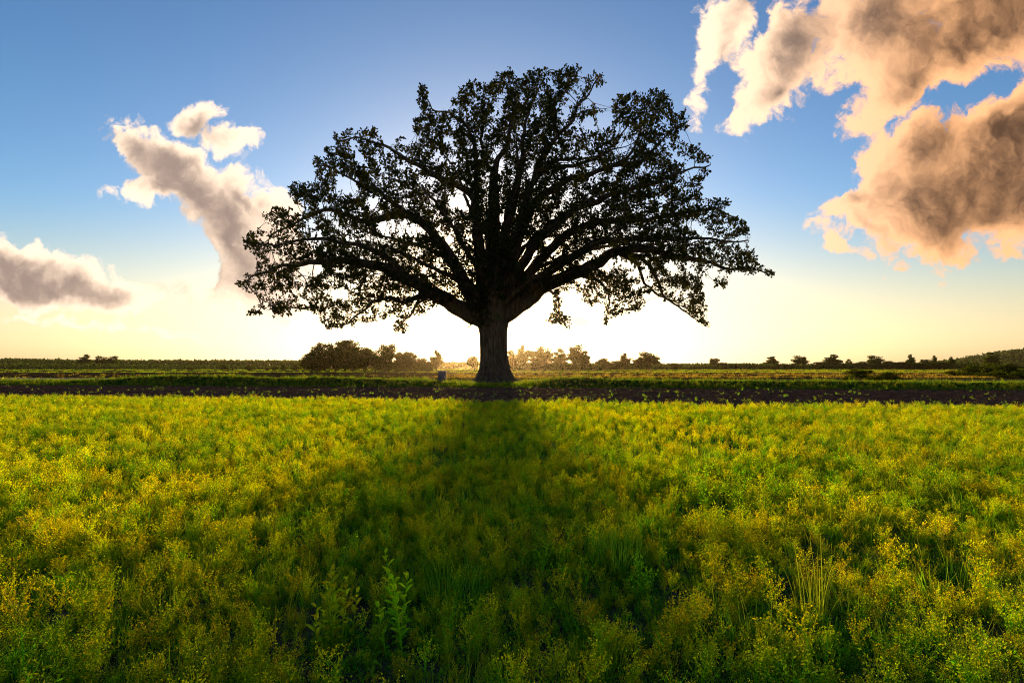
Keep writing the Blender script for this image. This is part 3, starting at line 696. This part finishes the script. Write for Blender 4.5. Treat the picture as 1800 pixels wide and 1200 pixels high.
def low_leaves(seed, n, spread, L, c):
    r = random.Random(seed); mb = MB()
    for i in range(n):
        a = r.uniform(0, 6.28); q = spread * math.sqrt(r.random()); p = Vector((math.cos(a) * q, math.sin(a) * q, r.uniform(.0, .07)))
        leaflet(mb, p, Vector((math.cos(a * 3.3), math.sin(a * 3.3), r.uniform(.1, 1.2))), Vector((0, 0, 1)) + rv(r, .4), L * r.uniform(.6, 1.4), L * .4, tuple(x * r.uniform(.7, 1.25) for x in c))
    me = mb.mesh('low_leaves', False, True); me.materials.append(M['weed']); return me
def straw(seed, n, spread):
    r = random.Random(seed); mb = MB()
    for i in range(n):
        p = Vector((r.gauss(0, spread), r.gauss(0, spread), r.uniform(.005, .05))); a = r.uniform(0, 6.28); L = r.uniform(.06, .25)
        mb.tube([p, p + Vector((math.cos(a), math.sin(a), r.uniform(-.05, .35))) * L], [.0022, .0015], 3, tuple(x * r.uniform(.5, 1.1) for x in STR), cap=False)
    me = mb.mesh('straw', False, True); me.materials.append(M['turf']); return me

def scatter(name, protos, pts, idxs, rots, scls, label, cat):
    """plants as instances of the designs on scattered points"""
    c = bpy.data.collections.new(name + '_designs')
    for i, me in enumerate(protos):
        c.objects.link(bpy.data.objects.new('%s_design_%02d' % (name, i), me))
    me = bpy.data.meshes.new(name); n = len(pts); me.vertices.add(n); me.vertices.foreach_set('co', np.asarray(pts, np.float32).ravel())
    for nm, ty, arr, key in (('idx', 'INT', np.asarray(idxs, np.int32), 'value'), ('rot', 'FLOAT_VECTOR', np.asarray(rots, np.float32).ravel(), 'vector'), ('scl', 'FLOAT_VECTOR', np.asarray(scls, np.float32).ravel(), 'vector')):
        me.attributes.new(nm, ty, 'POINT').data.foreach_set(key, arr)
    me.update(); o = link(name, me); tag(o, label, cat, kind='stuff')
    ng = bpy.data.node_groups.new(name, 'GeometryNodeTree')
    ng.interface.new_socket('Geometry', in_out='INPUT', socket_type='NodeSocketGeometry'); ng.interface.new_socket('Geometry', in_out='OUTPUT', socket_type='NodeSocketGeometry')
    gi = ng.nodes.new('NodeGroupInput'); go = ng.nodes.new('NodeGroupOutput'); ip = ng.nodes.new('GeometryNodeInstanceOnPoints'); ci = ng.nodes.new('GeometryNodeCollectionInfo')
    ci.inputs['Collection'].default_value = c; ci.inputs['Separate Children'].default_value = True; ci.inputs['Reset Children'].default_value = True
    def na(nm, ty):
        q = ng.nodes.new('GeometryNodeInputNamedAttribute'); q.data_type = ty; q.inputs['Name'].default_value = nm; return q.outputs[0]
    e2r = ng.nodes.new('FunctionNodeEulerToRotation'); ng.links.new(na('rot', 'FLOAT_VECTOR'), e2r.inputs[0])
    ip.inputs['Pick Instance'].default_value = True
    for a, b in ((gi.outputs[0], ip.inputs['Points']), (ci.outputs[0], ip.inputs['Instance']), (na('idx', 'INT'), ip.inputs['Instance Index']), (e2r.outputs[0], ip.inputs['Rotation']), (na('scl', 'FLOAT_VECTOR'), ip.inputs['Scale']), (ip.outputs[0], go.inputs[0])):
        ng.links.new(a, b)
    o.modifiers.new('scatter', 'NODES').node_group = ng
    return o
# ---------------------------------------------------------------- meadow
protos = [weed(1, .30, 12, YEL, GRN, .016, 1.5), weed(2, .34, 13, YEL, (.26, .44, .017), .016, 1.5), weed(3, .27, 12, (.46, .50, .02), GRN, .016, 1.5), weed(4, .32, 14, (.40, .48, .02), GRN, .016, 1.5), weed(5, .24, 11, YEL, (.24, .40, .015), .015, 1.5),
          weed(6, .28, 13, (.26, .42, .02), DGRN, .022, 1.2, .5), weed(7, .36, 12, (.30, .42, .02), GRN, .024, 1.2, .4),
          grass_tuft(11, 34, .24, .08, DGRN, GRN, .005), grass_tuft(12, 30, .27, .08, GRN, YGR, .005), grass_tuft(13, 20, .36, .09, GRN, (.36, .40, .03), .004), 
          low_leaves(21, 80, .17, .04, DGRN), low_leaves(22, 80, .17, .036, GRN), straw(31, 16, .12)]
SPOTS = [(585, 2.35, .30), (700, 2.42, .22), (1083, 3.3, .26), (795, 2.85, .26), (1125, 2.75, .26), (1430, 2.6, .24), (1235, 4.4, .3)]
SPOTS = [(X_of(a, b), b, c) for a, b, c in SPOTS]
pts, ids, rots, scls = [], [], [], []
for q_ in range(104000):
    near = q_ >= 80000
    Y = 1.2 + 24 * rnd.random() ** .62 if not near else 1.2 + 5.5 * rnd.random() ** .6
    X = rnd.uniform(-1, 1) * (1.32 * Y + 2.0)
    if Y > edge(X) + rnd.gauss(0, .25): continue
    low_only = any((X - a) ** 2 + (Y - b) ** 2 < c * c or (abs(X - a * Y / b) < c * .9 and b - .3 < Y < b) for a, b, c in SPOTS)
    n1 = fb(X, Y, 2.2, 3, 1.0) + .35 * fb(X, Y, .7, 2, 31.0); n2 = fb(X, Y, .9, 2, 7.0); n3 = fb(X, Y, 1.4, 3, 15.0)
    sc = rnd.uniform(.55, 1.0) * (1 + .28 * n2) * .9
    if n3 < -.42 and rnd.random() < .6: k = 12 if rnd.random() < .4 else 10            # strawy patches
    else:
        u = rnd.random()
        if u < .20: k = rnd.choice((10, 11))
        elif u < .28 + .16 * max(0, -n2): k = rnd.choice((7, 8, 9))
        elif u < .32: k = 12
        elif n1 > .12: k = rnd.choice((0, 1, 4, 3, 2, 8))
        elif n1 > -.12: k = rnd.choice((3, 4, 2, 7, 1, 6, 8))
        else: k = rnd.choice((2, 3, 5, 6, 5, 6, 0))
    if near: sc *= rnd.uniform(.45, .8)
    if low_only: k = rnd.choice((10, 11, 4, 2, 5, 7, 8)); sc = min(sc, .9) * (.75 if k < 10 else 1.0)
    pts.append((X, Y, .0)); ids.append(k); rots.append((rnd.gauss(0, .12), rnd.gauss(0, .12), rnd.uniform(0, 6.28))); scls.append((sc, sc, sc * rnd.uniform(.85, 1.15)))
scatter('meadow', protos, pts, ids, rots, scls, 'weedy flowering meadow of yellow green plants in front of the bare soil', 'meadow')
# grass on the verge, weeds on the soil, stubble on the fields
tp_ = [grass_tuft(41, 26, .28, .12, (.05, .12, .008), (.12, .22, .014), .014), grass_tuft(42, 22, .34, .14, (.06, .12, .008), (.22, .30, .016), .014), grass_tuft(43, 18, .5, .12, (.07, .12, .010), (.32, .32, .03), .012), weed(44, .5, 8, (.3, .36, .02), DGRN, .035)]
pts, ids, rots, scls = [], [], [], []
for _ in range(16000):
    X = rnd.uniform(-52, 48); s = .1 + 11 * rnd.random() ** 1.6; Y = toe(X) + s
    if (X - TX) ** 2 + (Y - TY) ** 2 < 9: continue
    z = bank_z(X, Y); pts.append((X, Y, z - .02)); u = rnd.random(); ids.append(0 if u < .5 else 1 if u < .86 else 2 if u < .97 else 3)
    sc = rnd.uniform(.5, 1.1) * (.8 + .5 * fb(X, Y, 3, 2)); rots.append((rnd.gauss(0, .15), rnd.gauss(0, .15), rnd.uniform(0, 6.28))); scls.append((sc, sc, sc))
scatter('verge_grass', tp_, pts, ids, rots, scls, 'rough dark grass covering the verge bank', 'grass')
sp_ = [weed(51, .14, 6, YGR, GRN, .035, .8, 0), low_leaves(52, 30, .12, .05, (.2, .25, .02)), weed(53, .24, 7, YGR, GRN, .03), grass_tuft(54, 16, .16, .08, GRN, YGR, .007)]
pts, ids, rots, scls = [], [], [], []
for _ in range(7000):
    X = rnd.uniform(-44, 36); t = rnd.random(); Y = lerp(edge(X), toe(X) + .2, t)
    row = abs(((t * 6) % 1) - .5) < .16
    if fb(X, Y, 2.5, 2, 4.0) + (.35 if row else -.25) - .012 * abs(X - 2) + .25 * (1 - t) < rnd.uniform(-.1, .5): continue
    pts.append((X, Y, soil_z(X, Y) - .01)); ids.append(rnd.choice((0, 1, 1, 3, 3, 0, 2))); sc = rnd.uniform(.35, .95); rots.append((0, 0, rnd.uniform(0, 6.28))); scls.append((sc, sc, sc))
scatter('soil_weeds', sp_, pts, ids, rots, scls, 'sparse sunlit weed seedlings sprouting from the bare soil', 'weeds')
fp_ = [grass_tuft(61, 18, .24, .5, (.16, .12, .02), (.36, .26, .04), .05), grass_tuft(62, 26, .22, .8, (.14, .26, .012), (.36, .44, .02), .07), straw(63, 30, .25)]
pts, ids, rots, scls = [], [], [], []
for _ in range(16000):
    Y = 60 + 240 * rnd.random() ** 1.5; X = rnd.uniform(-1.25, 1.25) * Y
    g_ = 118 < Y < 150 or Y > 200
    if not g_ and fb(X * .1, Y, 3, 2, 9.0) < -.1: continue
    if X < -12 and rnd.random() < (.93 if not g_ else .6): continue            # the left half lies freshly turned
    pts.append((X, Y, .06)); ids.append(1 if g_ else rnd.choice((0, 0, 2))); sc = rnd.uniform(.6, 1.3) * (1.6 if Y > 150 else 1.0); rots.append((0, 0, rnd.uniform(0, 6.28))); scls.append((sc, sc, sc))
scatter('field_stubble', fp_, pts, ids, rots, scls, 'low stubble and sprouts across the far plowed field', 'stubble')

# ---------------------------------------------------------------- single plants one can point to
def plant(name, me, part, px, py, Y, label, cat, sc=1.0, z=0.0, group=None):
    t = empty(name, (X_of(px, Y), Y, z), rnd.uniform(0, 6.28)); t.scale = (sc, sc, sc); link(part, me, None, t); return tag(t, label, cat, group)
bl1 = broadleaf(71, .46, 9, .055, .026, (.26, .50, .02), (.46, .62, .03)); bl2 = broadleaf(72, .46, 5, .055, .026, (.26, .50, .02), (.46, .62, .03))
plant('leafy_plant', bl1, 'leaves', 585, 1180, 2.35, 'bushy bright green leafy plant with yellowing leaves, wider of the two', 'plant', 1.1)
plant('leafy_plant', bl2, 'leaves', 700, 1170, 2.42, 'slim upright bright green leafy plant, narrower of the two', 'plant', 1.1)
plant('grass_clump', grass_tuft(73, 240, .34, .20, (.07, .26, .014), (.14, .40, .02), .005), 'blades', 1083, 1030, 3.3, 'dense rounded clump of fine deep green grass beside strawy soil', 'grass clump')
plant('grass_clump', grass_tuft(74, 150, .26, .20, (.12, .32, .014), (.24, .46, .02), .005), 'blades', 795, 1090, 2.85, 'loose bright green grass clump between the leafy plants and strawy soil', 'grass clump')
plant('green_bush_weed', weed(75, .32, 26, (.16, .40, .02), (.08, .26, .012), .03, 1.2, .3), 'leaves', 1125, 1110, 2.75, 'bushy deep green weed below the dense grass clump', 'weed')
plant('tall_grass', grass_tuft(76, 34, .52, .09, (.22, .42, .015), (.40, .50, .03), .005, bend=.3), 'blades', 1430, 1140, 2.6, 'tall sparse yellow green grass stalks standing in strawy ground', 'grass clump')
plant('feathery_weed', weed(77, .55, 18, (.36, .56, .02), (.22, .44, .015), .04, 1.0, .2), 'leaves', 1235, 920, 4.4, 'tall bright green feathery weed standing out of the yellow meadow', 'weed')
for (px, py, Y, h, lb) in [(985, 655, 35.6, .75, 'ragged weed on the highest hump of the bank right of the oak'), (1036, 656, 35.2, .9, 'dark upright weed at the end of the hump right of the oak'), (972, 659, 35.4, .5, 'short weed at the oak side of the hump'), (233, 650, 38.5, 1.0, 'tall thin weed stalks on the bank left of the copse')]:
    X = X_of(px, Y); plant('bank_weed', weed(px, h, 12, (.12, .17, .02), (.04, .07, .01), .09, .6, .3), 'leaves', px, py, Y, lb, 'weed', z=bank_z(X, Y) - .03)

# ---------------------------------------------------------------- blue box by the trunk
bY = 38.0; bx = X_of(777.5, bY); bz = bank_z(bx, bY) - .03
def box_bm(x0, x1, y0, y1, z0, z1, bev=.012):
    import bmesh
    bm = bmesh.new(); bmesh.ops.create_cube(bm, size=1)
    for v in bm.verts: v.co = Vector((lerp(x0, x1, v.co.x + .5), lerp(y0, y1, v.co.y + .5), lerp(z0, z1, v.co.z + .5)))
    bmesh.ops.bevel(bm, geom=list(bm.edges), offset=bev, segments=2, affect='EDGES'); me = bpy.data.meshes.new('box'); bm.to_mesh(me); bm.free(); return me
bb = empty('utility_box', (bx, bY, bz), R(3)); tag(bb, 'dark blue upright metal box on the verge left of the oak trunk', 'box')
wdt = 13 / F_PX * bY; top = CAM_H + (HOR - 651.5) / F_PX * bY - bz
link('body', box_bm(-wdt / 2, wdt / 2, -.25, .25, .05, top - .06), M['blue'], bb)
link('lid', box_bm(-wdt / 2 - .015, wdt / 2 + .015, -.27, .27, top - .058, top), M['blue'], bb)
dr = link('door', box_bm(-wdt / 2 + .05, wdt / 2 - .05, -.268, -.252, .14, top - .12, .004), M['blue'], bb)
link('handle', box_bm(wdt / 2 - .13, wdt / 2 - .10, -.29, -.2685, top * .48, top * .60, .004), M['grey'], dr)
link('base', box_bm(-wdt / 2 - .03, wdt / 2 + .03, -.28, .28, -.1, .048), M['grey'], bb)

# ---------------------------------------------------------------- evening haze
hz = box_bm(-1620, 1620, -1620, 1620, -1.2, 46, .5); hz.name = 'haze'
m, t, out = mat('evening_haze')
pv = t.add('ShaderNodeVolumePrincipled', {'Color': (1, .76, .42, 1), 'Density': .0001, 'Anisotropy': .93})
t.l.new(pv.outputs[0], out.inputs['Volume'])
tag(link('haze', hz, m), kind='stuff')
